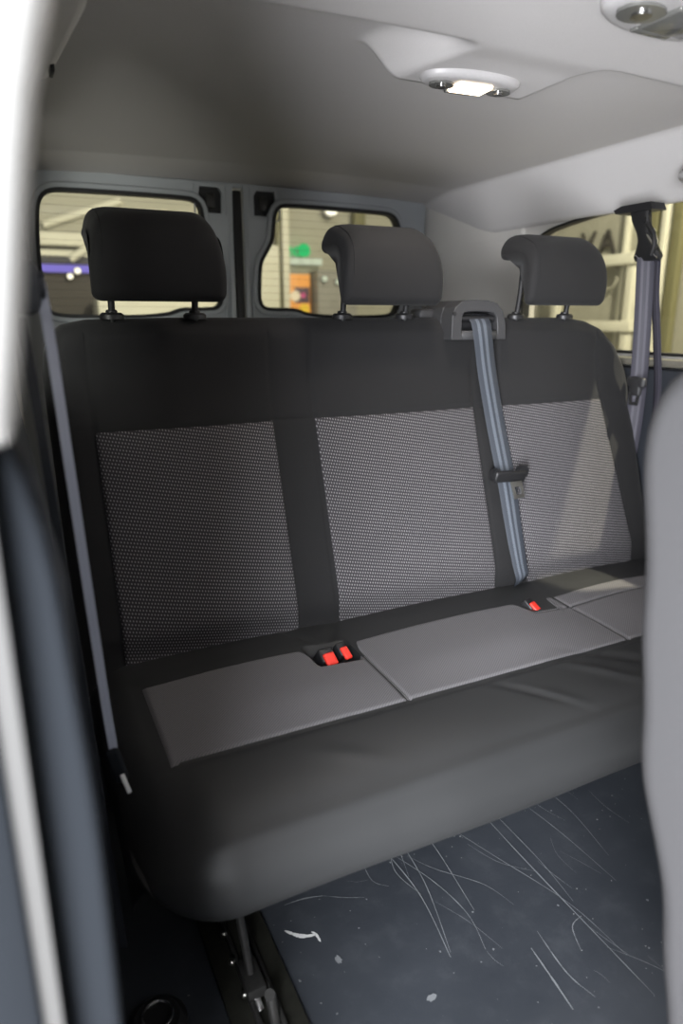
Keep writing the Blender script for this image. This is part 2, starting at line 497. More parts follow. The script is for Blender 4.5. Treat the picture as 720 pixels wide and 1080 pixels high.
# ---- backrest: (Y,Z) profile lofted along X, its top following T(x)
def yfront(z): # slope of the front face
    return 1.186 + .33 * (z - .40) - .05 * sstep(.78, 1.0, z) * (z - .78) / .22
BT = .105
def T(x):
    pts = [(.066, .90), (.072, .94), (.085, .972), (.105, .988), (.15, .997), (.3, 1.0), (1.30, 1.0), (1.36, .992), (1.41, .975), (1.455, .94), (1.49, .892), (1.513, .84), (1.526, .78)]
    if x <= pts[0][0]: return pts[0][1]
    for (a, p), (b, q) in zip(pts, pts[1:]):
        if x <= b: return p + (q - p) * (x - a) / (b - a)
    return pts[-1][1]
def bprofile(top):
    """closed loop (Y,Z) from bottom front up to the top and down the back"""
    out = []; zb = .335; r = .040; nf = 110
    for k in range(nf): z = zb + (top - r - zb) * k / (nf - 1); out.append(Vector((yfront(z), z, 0)))
    y0 = yfront(top - r); y1 = y0 + BT
    for k in range(1, 10):
        a = PI / 2 * k / 9; out.append(Vector((y0 + r - r * math.cos(a), top - r + r * math.sin(a), 0)))
    for k in range(1, 5): out.append(Vector((y0 + r + (BT - 2 * r) * k / 5, top, 0)))
    for k in range(0, 10):
        a = PI / 2 * k / 9; out.append(Vector((y1 - r + r * math.sin(a), top - r + r * math.cos(a), 0)))
    for k in range(1, 30): z = top - r + (zb - top + r) * k / 29; out.append(Vector((yfront(z) + BT, z, 0)))
    for k in range(1, 5): out.append(Vector((yfront(zb) + BT * (1 - k / 5), zb, 0)))
    return out
BX0, BX1 = .066, 1.526
PANELS = [(.137, .137, .488, .488), (.577, .574, .990, .990), (1.066, 1.080, 1.392, 1.436)]   # x left top, left bottom, right top, right bottom
def pedge(p, z):
    s_ = (z - .40) / .40; s_ = max(0, min(1.3, s_)); return p[1] + (p[0] - p[1]) * s_, p[3] + (p[2] - p[3]) * s_
def back_disp(x, z, T_):
    d = 0.
    for p in PANELS:
        a, b = pedge(p, z)
        if a < x < b: d += .013 * math.sin(PI * (x - a) / (b - a)) ** .55 * sstep(.37, .46, z) * (1 - .6 * sstep(.80, .98, z))
        for e in (a, b): d -= .0028 * g1(x, e, .0032) * sstep(1.0, .97, z)
    d -= .003 * g1(z, .80, .0035) * (1 if .1 < x < 1.42 else 0)
    d -= .012 * sstep(.44, .385, z)
    for p in PANELS:
        a, b = pedge(p, z); m = (a + b) / 2
    return d
def back_pt(x, p, off=0., fr=True, nrm=None):
    e = inset(x - BX0, .045) + inset(BX1 - x, .055)
    y, z = p.x, p.y
    yc = yfront(z) + BT / 2
    dz = 0.
    if fr: y -= back_disp(x, z, 0) + off
    y = yc + (y - yc) * max(0.02, 1 - e / .0525 * .93)
    return Vector((x, y, z))
xs = [BX0 + .045 * (1 - math.cos(PI / 2 * i / 10)) for i in range(11)]
n = 250
xs += [BX0 + .045 + (BX1 - BX0 - .10) * i / n for i in range(1, n)]
xs += [BX1 - .055 * (1 - math.cos(PI / 2 * i / 10)) for i in range(10, -1, -1)]
NB = len(bprofile(1.0)); vs = []; fs = []
for x in xs:
    P = bprofile(T(x))
    for k in range(NB): vs.append(back_pt(x, P[k], fr=(k < 112 or k > NB - 1)))
for i in range(len(xs) - 1):
    for k in range(NB): fs.append([i * NB + k, i * NB + (k + 1) % NB, (i + 1) * NB + (k + 1) % NB, (i + 1) * NB + k])
for base in (0, (len(xs) - 1) * NB): fs.append([base + k for k in range(NB)])
backrest = mk('backrest', vs, fs, M['fabric'], bench, angle=75)
tag(backrest, 'black fabric backrest with three seat places')
LBL = ['grey dotted weave panel of the nearest seat place', 'grey dotted weave panel of the middle seat place', 'grey dotted weave panel of the seat place by the window']
for p, lb in zip(PANELS, LBL):
    vs = []; fs = []; na, nb = 96, 90
    for j in range(nb + 1):
        z = .372 + (.7985 - .372) * j / nb; a, b = pedge(p, z)
        for i in range(na + 1):
            x = a + .0015 + (b - a - .003) * i / na
            ed = (i in (0, na)) or j in (nb,)
            P = Vector((yfront(z), z, 0)); vs.append(back_pt(x, P, -.0008 if ed else .0012))
    for j in range(nb):
        for i in range(na):
            q = j * (na + 1) + i; fs.append([q, q + 1, q + na + 2, q + na + 1])
    mk('dotted_insert', vs, fs, M['dots'], backrest, angle=75, recalc=False)['label'] = lb
for p in PANELS:
    for side in (0, 1):
        pts = []
        for k in range(14):
            z = .80 + (.975 - .80) * k / 13; x = pedge(p, z)[side]; pts.append(back_pt(x, Vector((yfront(z), z, 0)), .0009))
        MB().tube(pts, .0007, 5).build('seam_line', M['seam'], backrest)
MB().tube([back_pt(.49 + .085 * k / 8, Vector((yfront(.80), .80, 0)), .001) for k in range(9)], .0008, 5).build('seam_line', M['seam'], backrest)

# ---- headrests
HP = [(1.275, 1.029), (1.264, 1.042), (1.260, 1.080), (1.263, 1.120), (1.273, 1.150), (1.293, 1.172), (1.325, 1.184), (1.356, 1.186), (1.380, 1.180), (1.391, 1.166),
      (1.393, 1.146), (1.386, 1.133), (1.370, 1.130), (1.345, 1.130), (1.315, 1.128), (1.300, 1.118), (1.295, 1.095), (1.295, 1.065), (1.294, 1.042), (1.287, 1.029)]
hp = spline([(y, z, 0) for y, z in HP], 96, True); hn = normals2(hp)
def headrest(cx, dz, w, lab):
    def fn(x, k):
        u = x; p = hp[k]; nn = hn[k]
        a, b = cx - w / 2, cx + w / 2
        e = inset(u - a, .016) + inset(b - u, .016)
        q = p + nn * (-e * .95)
        # rounded upper corners seen from the front, more so at the face than at the rear lip
        d = min(u - a, b - u); cr = .055 - .028 * sstep(1.30, 1.38, p.x)
        drop = inset(d, cr) if d < cr else 0.
        lo_ = 1.06 + .085 * sstep(1.285, 1.31, p.x); z = q.y - drop * sstep(lo_, 1.182, p.y) * .8
        x2 = x - (x - cx) * .05 * sstep(1.06, 1.19, p.y)
        return Vector((x2, q.x, z + dz))
    a, b = cx - w / 2, cx + w / 2; xs = []
    for i in range(15): xs.append(a + .06 * (1 - math.cos(PI / 2 * i / 14)))
    for i in range(1, 12): xs.append(a + .06 + (w - .12) * i / 12)
    for i in range(14, -1, -1): xs.append(b - .06 * (1 - math.cos(PI / 2 * i / 14)))
    vs, fs = loft(xs, 96, fn)
    h = mk('headrest', vs, fs, M['fabric'], bench, angle=80); h['label'] = lab
    s = MB(); s.tube([fn(a + .020, k) + Vector((-.001, -.0004, 0)) for k in range(12, 46, 2)], .0007, 5); s.build('seam_line', M['seam'], h)
    for s_ in (-1, 1):
        px = cx + s_ * .077
        q = MB(); q.tube([(px, 1.372, .93), (px, 1.356, 1.0), (px, 1.347, 1.06), (px, 1.342, 1.14 + dz)], .0062, 12); q.build('headrest_post', M['rubber'], h)
        g = MB(); g.disc((px, 1.358, 1.003), .019, .012, 'Z', 24, rx=1.15, bev=.004); g.disc((px, 1.358, 1.010), .0105, .008, 'Z', 20, bev=.002)
        g.build('post_guide', M['black'], bench)
headrest(.270, 0., .236, 'headrest of the seat place nearest the pillar')
headrest(.741, -.003, .236, 'middle headrest')
headrest(1.208, 0., .236, 'headrest of the seat place by the side window')

# ---- bench under-frame
def leg_frame(x):
    m = MB(); m.box((x, 1.06, .205), (.045, .42, .030), .006)
    m.build('seat_frame', M['dark_steel'], bench)
    for (a, b, r) in (((x - .026, .832, .20), (x - .015, .785, .032), .0065), ((x - .005, 1.20, .20), (x, 1.12, .012), .012)):
        q = MB(); q.tube([a, Vector(a).lerp(Vector(b), .5), b], r, 12); q.box(b, (.03, .06, .02), .004); q.build('leg', M['dark_steel'], bench)
    q = MB(); q.tube([(x - .018, .80, .19), (x - .002, .99, .03)], .007, 10); q.build('strut', M['dull_chrome'], bench)
leg_frame(.245); leg_frame(1.30)
m = MB(); m.box((XC, 1.20, .20), (1.25, .04, .03), .006); m.box((XC, .80, .205), (1.15, .03, .03), .006); m.build('cross_tube', M['dark_steel'], bench)

# ---- buckles in the cushion openings
def buckle(loc, tilt, w, lab, sc=1.):
    b = empty('belt_buckle', loc, lab, 'belt buckle')
    R = Euler(tilt).to_matrix().to_4x4(); L = Vector(loc)
    def bx(name, c, s, r, mat, par):
        m = MB(); bm = bmesh.new(); bmesh.ops.create_cube(bm, size=1); bmesh.ops.scale(bm, vec=s, verts=bm.verts)
        bmesh.ops.bevel(bm, geom=bm.edges[:], offset=r, segments=3, profile=.5, affect='EDGES')
        m.bm(bm, 0, Matrix.Translation(L) @ R @ Matrix.Translation(c)); return m.build(name, mat, par)
    body = bx('buckle_body', Vector((0, .008, -.016)), (w * 1.30, .028, .040), .004, M['black'], b)
    bx('release_button', Vector((0, -.0035, .0045)), (w, .0265, .0080), .0035, M['red'], b)
    m = MB(); m.tube([L + Vector((0, .012, -.03)), L + Vector((0, .055, -.055)), L + Vector((0, .12, -.075))], .008, 8); m.build('stalk', M['black'], b)
buckle((.484, 1.046, .3865), (math.radians(38), 0, math.radians(8)), .024, 'red belt buckle in the cushion opening, left and wider of the close pair')
buckle((.519, 1.052, .3885), (math.radians(38), 0, math.radians(14)), .016, 'slimmer red belt buckle, right one of the close pair')
buckle((.985, 1.061, .3885), (math.radians(38), 0, math.radians(22)), .019, 'single red belt buckle in the cushion opening below the striped belt')

# ================================================================== BELTS
# centre belt
cb = empty('seat_belt', (.98, 1.36, 1.0), 'striped blue-grey seat belt running down the backrest from a black shoulder housing', 'seat belt')
oo = [(.905, .952), (.905, 1.004), (.912, 1.022), (.930, 1.035), (.96, 1.038), (1.00, 1.037), (1.026, 1.031), (1.044, 1.014), (1.052, .99), (1.056, .952)]
ii = [(.931, .965), (.931, .992), (.932, 1.004), (.936, 1.011), (.96, 1.0135), (1.00, 1.013), (1.018, 1.010), (1.027, 1.002), (1.030, .985), (1.031, .965)]
def sub(loop, k=4):
    n = len(loop); out = []
    for i in range(n):
        a, b = loop[i], loop[(i + 1) % n]
        for j in range(k): out.append((a[0] + (b[0] - a[0]) * j / k, a[1] + (b[1] - a[1]) * j / k))
    return out
m = MB(); m.ring(oo, ii, lambda a, b: (a, 1.298, b), (0, .045, 0))
m.prism([(x * 1 , z) for x, z in oo], lambda a, b: (a, 1.343, b), (0, .085, 0))
m.box((.895, 1.405, 1.000), (.05, .055, .040), .012)
m.box((.981, 1.300, .962), (.098, .006, .02), .002)
hs = m.build('shoulder_housing', M['housing'], cb, angle=30)
bv = hs.modifiers.new('b', 'BEVEL'); bv.width = .003; bv.segments = 2; bv.limit_method = 'ANGLE'; bv.angle_limit = math.radians(40)
m = MB(); m.box((.981, 1.330, .99), (.094, .02, .04), .003); m.tube([(.936, 1.312, .998), (1.026, 1.312, .998)], .008, 12); m.build('guide_roller', M['black'], cb)
m = MB(); m.disc((.910, 1.2985, 1.008), .005, .003, 'Y', 12); m.build('screw_cap', M['black'], cb)
cpts = [(.981, 1.318, 1.006), (.982, 1.298, .99), (.986, 1.292, .96), (1.006, 1.296, .88), (1.032, 1.286, .76), (1.040, 1.243, .63), (1.041, 1.206, .52), (1.041, 1.176, .44), (1.044, 1.168, .412), (1.050, 1.185, .388)]
ribbon('webbing', cpts, (0, -1, .25), [.054, .054, .054, .054, .052, .046, .036], M['web_mid'], cb, n=90)
m = MB(); m.box((1.040, 1.232, .642), (.092, .014, .028), .0065, 3, (math.radians(15), math.radians(4), 0)); m.disc((1.001, 1.235, .648), .015, .013, 'Y', 20); m.disc((1.079, 1.235, .650), .015, .013, 'Y', 20)
tg = m.build('tongue_grip', M['black'], cb)
m = MB(); m.ring(sub([(1.034, .631), (1.040, .592), (1.070, .594), (1.067, .631)]), sub([(1.044, .619), (1.0475, .600), (1.0625, .601), (1.060, .619)]), lambda a, b: (a, 1.214 + .3 * (b - .61), b), (0, .003, 0))
m.build('metal_latch', M['steel'], tg)['label'] = 'bare steel latch plate'

# right belt, hanging in front of the side window
rb = empty('seat_belt', (1.50, 1.35, 1.27), 'twin-strand mauve-grey belt hanging from a black hanger in front of the side window', 'seat belt')
m = MB(); m.prism([(1.30, 1.258), (1.415, 1.258), (1.425, 1.268), (1.40, 1.276), (1.31, 1.276)], lambda a, b: (1.535, a, b), (-.05, 0, 0)); m.build('anchor_cover', M['black'], rb)
m = MB()
st = [(1.350, 1.266, .060, .020), (1.342, 1.235, .052, .022), (1.330, 1.208, .040, .022), (1.320, 1.188, .044, .024), (1.313, 1.165, .066, .024), (1.310, 1.148, .084, .020), (1.309, 1.138, .078, .012)]
vs = []; fs = []
for (y, z, w, t) in st:
    for k in range(16):
        a = 2 * PI * k / 16; ca, sa = math.cos(a), math.sin(a); e = .55
        vs.append((1.5 + t / 2 * math.copysign(abs(sa) ** e, sa), y + w / 2 * math.copysign(abs(ca) ** e, ca), z))
for i in range(len(st) - 1):
    for k in range(16): fs.append([i * 16 + k, i * 16 + (k + 1) % 16, (i + 1) * 16 + (k + 1) % 16, (i + 1) * 16 + k])
fs += [list(range(16)), [(len(st) - 1) * 16 + k for k in range(16)]]
m.add(vs, fs); m.tube([(1.488, 1.312, 1.225), (1.486, 1.288, 1.20), (1.486, 1.282, 1.172), (1.488, 1.290, 1.150)], .006, 8)
h = m.build('hanger', M['black'], rb)
m = MB(); m.tube([(1.494, 1.325, 1.212), (1.488, 1.298, 1.185), (1.488, 1.280, 1.165), (1.490, 1.278, 1.18), (1.492, 1.295, 1.213)], .0022, 8); m.build('metal_ring', M['steel'], h)
for yy in (1.338, 1.285):
    m = MB(); m.tube([(1.487, yy, 1.153), (1.487, yy - .012, 1.143)], .0018, 6); m.build('slot_edge', M['dull_chrome'], h)
m = MB(); m.disc((1.4875, 1.326, 1.236), .008, .004, 'X', 16); m.build('bolt', M['black'], rb)
nR = (-.75, -.66, 0)
ribbon('webbing', [(1.498, 1.315, 1.148), (1.500, 1.308, 1.05), (1.502, 1.302, .95), (1.504, 1.298, .84), (1.505, 1.300, .70), (1.505, 1.32, .50)], nR, .042, M['web_right'], rb, n=50)
ribbon('webbing', [(1.516, 1.296, 1.150), (1.518, 1.288, 1.05), (1.524, 1.270, .93), (1.530, 1.255, .80), (1.535, 1.25, .60)], (-.95, .2, 0), .030, M['web_right'], rb, n=50)
m = MB(); m.box((1.488, 1.290, .838), (.016, .082, .026), .008, 3, (0, 0, math.radians(-20))); m.box((1.486, 1.290, .818), (.014, .05, .03), .006, 2, (0, 0, math.radians(-20)))
tg = m.build('tongue_grip', M['housing'], rb)
m = MB(); m.ring(sub([(1.272, .812), (1.277, .778), (1.304, .778), (1.308, .812)]), sub([(1.280, .804), (1.284, .786), (1.297, .786), (1.300, .804)]), lambda a, b: (1.484, a, b), (.003, 0, 0)); m.build('metal_latch', M['dull_chrome'], tg)

# left belt, along the pillar to the aisle side of the bench
lb = empty('seat_belt', (.04, .8, 1.02), 'slack pale seat belt strap hanging down the left pillar beside the bench', 'seat belt')
m = MB(); m.box((.029, .83, 1.11), (.022, .05, .17), .008); m.box((.031, .81, 1.03), (.028, .06, .055), .012); m.disc((.046, .80, 1.032), .014, .008, 'X', 20, bev=.002)
m.build('belt_anchor', M['dark_trim'], lb)
ribbon('webbing', [(.046, .80, 1.035), (.050, .80, .96), (.055, .80, .82), (.060, .80, .68), (.0655, .80, .54), (.069, .80, .475), (.070, .80, .450)], (-.04, -1, .1), .011, M['web_left'], lb, thick=.0035, n=70)
ribbon('webbing', [(.026, .83, 1.0), (.030, .83, .90), (.036, .84, .75), (.045, .86, .55), (.052, .87, .35), (.06, .86, .10)], (-.3, -1, .1), .010, M['dark_trim'], lb, thick=.003, n=40)
m = MB(); m.box((.071, .797, .452), (.018, .014, .05), .006, 3, (0, math.radians(-12), 0)); tg = m.build('tongue_grip', M['near_trim'], lb)
m = MB(); m.box((.0785, .788, .428), (.0055, .003, .030), .001, 2, (0, math.radians(-14), 0)); m.build('metal_latch', M['white_tag'], tg)['label'] = 'latch tip with a white tag'

# ================================================================== VAN SHELL
# floor with scratches in the same mesh
def floor_mesh():
    m = MB(); m.box((XC, .85, -.02), (1.72, 3.30, .04))
    def scr(pts, w, mi=1):
        c = spline([(x, y, 0) for x, y in pts], max(6, len(pts) * 6)); z = .0006
        vs = []; fs = []
        for i, p in enumerate(c):
            d = (c[min(i + 1, len(c) - 1)] - c[max(i - 1, 0)]).normalized(); nrm = Vector((-d.y, d.x, 0))
            ww = w * (.35 + .65 * math.sin(PI * (i + .3) / len(c))) * random.uniform(.55, 1.15)
            vs += [p + nrm * ww / 2 + Vector((0, 0, z)), p - nrm * ww / 2 + Vector((0, 0, z))]
        for i in range(len(c) - 1): fs.append([2 * i, 2 * i + 1, 2 * i + 3, 2 * i + 2])
        m.add(vs, fs, mi)
    main = [([(.553, 1.003), (.563, .84), (.540, .703)], .0022), ([(.60, .99), (.585, .85), (.545, .71)], .0016), ([(.653, .984), (.649, .899), (.630, .761)], .0018),
            ([(.56, .95), (.60, .85), (.615, .76), (.60, .69)], .0016), ([(.792, .95), (.787, .80), (.784, .512)], .0024), ([(.815, .95), (.812, .80), (.80, .70)], .0016),
            ([(.69, 1.0), (.74, .85), (.79, .70), (.80, .58)], .0015), ([(.669, .659), (.662, .60), (.655, .55)], .0032), ([(.70, .68), (.69, .60), (.70, .55)], .0020),
            ([(.335, .917), (.370, .915), (.404, .906)], .0028), ([(.404, .906), (.438, .885), (.47, .87)], .0012), ([(.74, .62), (.76, .66), (.79, .67)], .002),
            ([(.522, .872), (.50, .90), (.51, .97)], .0012), ([(.58, .97), (.55, .90), (.565, .83)], .0014), ([(.88, 1.0), (.90, .85), (.905, .70)], .0014), ([(.96, 1.0), (.965, .88), (.94, .75)], .0012),
            ([(.59, .92), (.62, .87), (.68, .80), (.70, .74)], .0012)]
    for p, w in main: scr(p, w)
    for k in range(24):
        x = random.uniform(.36, 1.1); y = random.uniform(.5, 1.05); a = random.gauss(-1.45, .35); L = random.uniform(.02, .14); b = random.gauss(0, .12)
        scr([(x, y), (x + L / 2 * math.cos(a), y + L / 2 * math.sin(a)), (x + L * math.cos(a + b), y + L * math.sin(a + b))], random.uniform(.0005, .0011), 1)
    for k in range(30):
        x = random.uniform(.33, 1.0); y = random.uniform(.5, 1.0); r = random.uniform(.0008, .0024)
        vs = [(x + r * math.cos(a) * random.uniform(.6, 1.5), y + r * math.sin(a) * random.uniform(.6, 1.3), .0007) for a in (0, 1, 2, 3.1, 4.2, 5.2)]
        m.add(vs, [list(range(6))], 1)
    def blot(cx, cy, r, sx, seed):
        rr = random.Random(seed); vs = [(cx + r * sx * math.cos(a * PI / 7) * rr.uniform(.6, 1.2), cy + r * math.sin(a * PI / 7) * rr.uniform(.6, 1.2), .0008) for a in range(14)]
        m.add(vs, [list(range(14))], 1)
    scr([(.316, .868), (.332, .850), (.345, .842), (.360, .838)], .008, 2); scr([(.356, .846), (.361, .838), (.362, .822)], .006, 2)
    blot(.375, .779, .009, .6, 3); blot(.474, .658, .006, 1.6, 5)
    return m.build('floor', [M['floor'], M['scratch'], M['white_tag']], None, angle=30)
tag(floor_mesh(), kind='structure')

# rails let into the floor
def rail(x, w, lab):
    r = empty('floor_rail', (x, .85, 0), lab, 'rail')
    m = MB(); m.box((x, .95, .004), (w, 1.2, .008), .002); m.build('rail_base', M['rail_metal'], r)
    m = MB()
    for s_ in (-1, 1): m.box((x + s_ * .016, .95, .013), (.007, 1.15, .018), .002)
    m.build('guide_lips', M['dark_steel'], r)
    return r
r1 = rail(.238, .104, 'grimy dark steel floor rail under the aisle end of the bench')
for (x, y) in ((.213, .830), (.214, .770), (.216, .885)):
    m = MB(); m.disc((x, y, .026), .0055, .006, 'Z', 8, bev=.002); m.build('bolt', M['steel'], r1)
m = MB(); m.tube([(.243, .715, .01), (.241, .728, .055), (.238, .724, .062)], .008, 12); m.build('locking_pin', M['dark_steel'], r1)
m = MB(); m.box((.230, .768, .022), (.011, .055, .010), .003, 2, (.35, 0, 0)); m.build('latch_lever', M['dull_chrome'], r1)
rail(1.30, .10, 'dark steel floor rail under the window end of the bench')

# cup-shaped socket at the aisle side
cs = empty('floor_socket', (.088, .78, 0), 'round black socket with bright rim on the floor by the left wall', 'socket')
m = MB(); m.disc((.088, .78, .02), .042, .04, 'Z', 32, bev=.010); m.build('socket_body', M['black'], cs)
m = MB(); m.tube([(.088 + .021 * math.cos(2 * PI * k / 24), .78 + .021 * math.sin(2 * PI * k / 24), .043) for k in range(25)], .0028, 8); m.build('rim', M['dull_chrome'], cs)

# headliner: one surface with coved sides, front cross beam and lamp wedge
def liner_z(x, y):
    u = abs(x - XC); z = 1.452 - .020 * (u / .8) ** 2
    # sides
    edge = .725
    du = u
    s_ = max(0., du - edge); z -= .012 * sstep(0, .03, s_) + 1.9 * max(0., s_ - .008)
    s2 = max(0., y - 2.20); z -= .12 * s2
    # front cross beam (its lower face is about 60 mm beneath the roof panel)
    yb = 1.035 + .10 * sstep(.50, .75, u)
    bm_ = sstep(yb, yb - .085, y); z -= .060 * bm_ * sstep(.84, .70, u)
    # the wedge carrying the dome lamp
    wx = sstep(.595 + .3 * max(0, 1.18 - y), .675 + .2 * max(0, 1.18 - y), x) * sstep(.985, .940, x); wy = sstep(1.190, 1.165, y)
    z -= .054 * wx * wy * (1 - bm_)
    return max(z, 1.283)
def headliner():
    nx, ny = 260, 420; xa, xb, ya, yb = -.045, 1.605, -.9, 2.385; vs = []; fs = []
    for j in range(ny + 1):
        for i in range(nx + 1):
            x = xa + (xb - xa) * i / nx; y = ya + (yb - ya) * j / ny; vs.append((x, y, liner_z(x, y)))
    for j in range(ny):
        for i in range(nx): a = j * (nx + 1) + i; fs.append([a, a + 1, a + nx + 2, a + nx + 1])
    o = mk('ceiling', vs, fs, M['liner'], None, angle=60); tag(o, kind='structure'); return o
headliner()
m = MB(); m.box((XC, .80, 1.50), (1.80, 3.5, .04), .0); tag(m.build('trim_1', M['white_paint']), kind='structure')   # roof skin

# side walls with window openings
def side_wall(name, x, sgn, hole):
    outer = [(-.45 + 0, -.45), (2.42, -.45), (2.42, 1.50), (-.45, 1.50)]
    return tag(sheet_hole(name, outer if sgn > 0 else [(.42, -.45), (2.42, -.45), (2.42, 1.50), (.42, 1.50)], [hole], lambda a, b: (x, a, b), (sgn * .05, 0, 0), M['tan_trim']), kind='structure')
WH = spline([(1.885, .96, 0), (1.888, 1.06, 0), (1.882, 1.16, 0), (1.862, 1.222, 0), (1.80, 1.262, 0), (1.70, 1.280, 0), (1.56, 1.292, 0), (1.30, 1.296, 0), (1.06, 1.294, 0), (.99, 1.28, 0), (.965, 1.24, 0),
             (.96, 1.10, 0), (.962, .96, 0), (.985, .915, 0), (1.05, .902, 0), (1.30, .902, 0), (1.60, .905, 0), (1.80, .908, 0), (1.865, .922, 0)], 110, True)
WH = [(p.x, p.y) for p in WH]
side_wall('wall_right', 1.60, 1, WH); side_wall('wall_left', -.0, -1, WH)
m = MB(); m.ring(WH, offset_loop(WH, .010), lambda a, b: (1.597, a, b), (.02, 0, 0)); 
def pane(name, x, kind='structure'):
    m = MB(); m.prism(WH, lambda a, b: (x, a, b), (.004, 0, 0)); o = m.build(name, M['glass'], None, angle=30); return tag(o, kind=kind)
wp = pane('window_1', 1.622); wl = pane('window_2', -.03)
for w, x, d in ((wp, 1.592, .03), (wl, -.022, .03)):
    m = MB(); m.ring(WH, offset_loop(WH, -.007), lambda a, b: (x, a, b), (d, 0, 0)); m.build('rubber_seal', M['rubber'], w)
# sill ledge and dark lower trim, right side
m = MB(); m.box((1.575, 1.42, .885), (.05, 1.9, .02), .006); tag(m.build('trim_2', M['sill']), kind='structure')
m = MB(); m.box((1.572, 1.42, .43), (.055, 1.9, .88), .012); tag(m.build('trim_3', M['dark_trim']), kind='structure')
# rear corner pillar trims, curved in plan
def corner(name, sg):
    pl = [(1.60, 1.90), (1.596, 2.00), (1.585, 2.10), (1.566, 2.20), (1.540, 2.30), (1.522, 2.385)]
    vs = []; fs = []; c = spline([(a, b, 0) for a, b in pl], 24)
    zs = [0, .2, .5, .88, .93, 1.0, 1.1, 1.2, 1.3, 1.40, 1.46]
    for p in c:
        for z in zs:
            X = p.x if sg > 0 else 2 * XC - p.x + .0
            if sg < 0: X = max(X, .004)
            vs.append((X, p.y, z))
    n = len(zs)
    for i in range(len(c) - 1):
        for k in range(n - 1): fs.append([i * n + k, i * n + k + 1, (i + 1) * n + k + 1, (i + 1) * n + k])
    o = mk(name, vs, fs, M['tan_trim'], angle=60); so = o.modifiers.new('s', 'SOLIDIFY'); so.thickness = .006; tag(o, kind='structure')
corner('trim_4', 1); corner('trim_5', -1)
m = MB(); m.tube([(1.592, 1.97, 1.254), (1.588, 2.05, 1.254), (1.563, 2.20, 1.254), (1.520, 2.37, 1.254)], .0022, 6); tag(m.build('trim_6', M['tan_trim']), kind='structure')
# dark lower trim, left side behind the near pillar
m = MB(); m.box((.010, 1.40, .41), (.02, 1.96, .88), .006); tag(m.build('trim_7', M['dark_trim']), kind='structure')
m = MB(); m.box((.06, 1.75, .15), (.10, .9, .30), .03); tag(m.build('trim_8', M['dark_trim']), kind='structure')

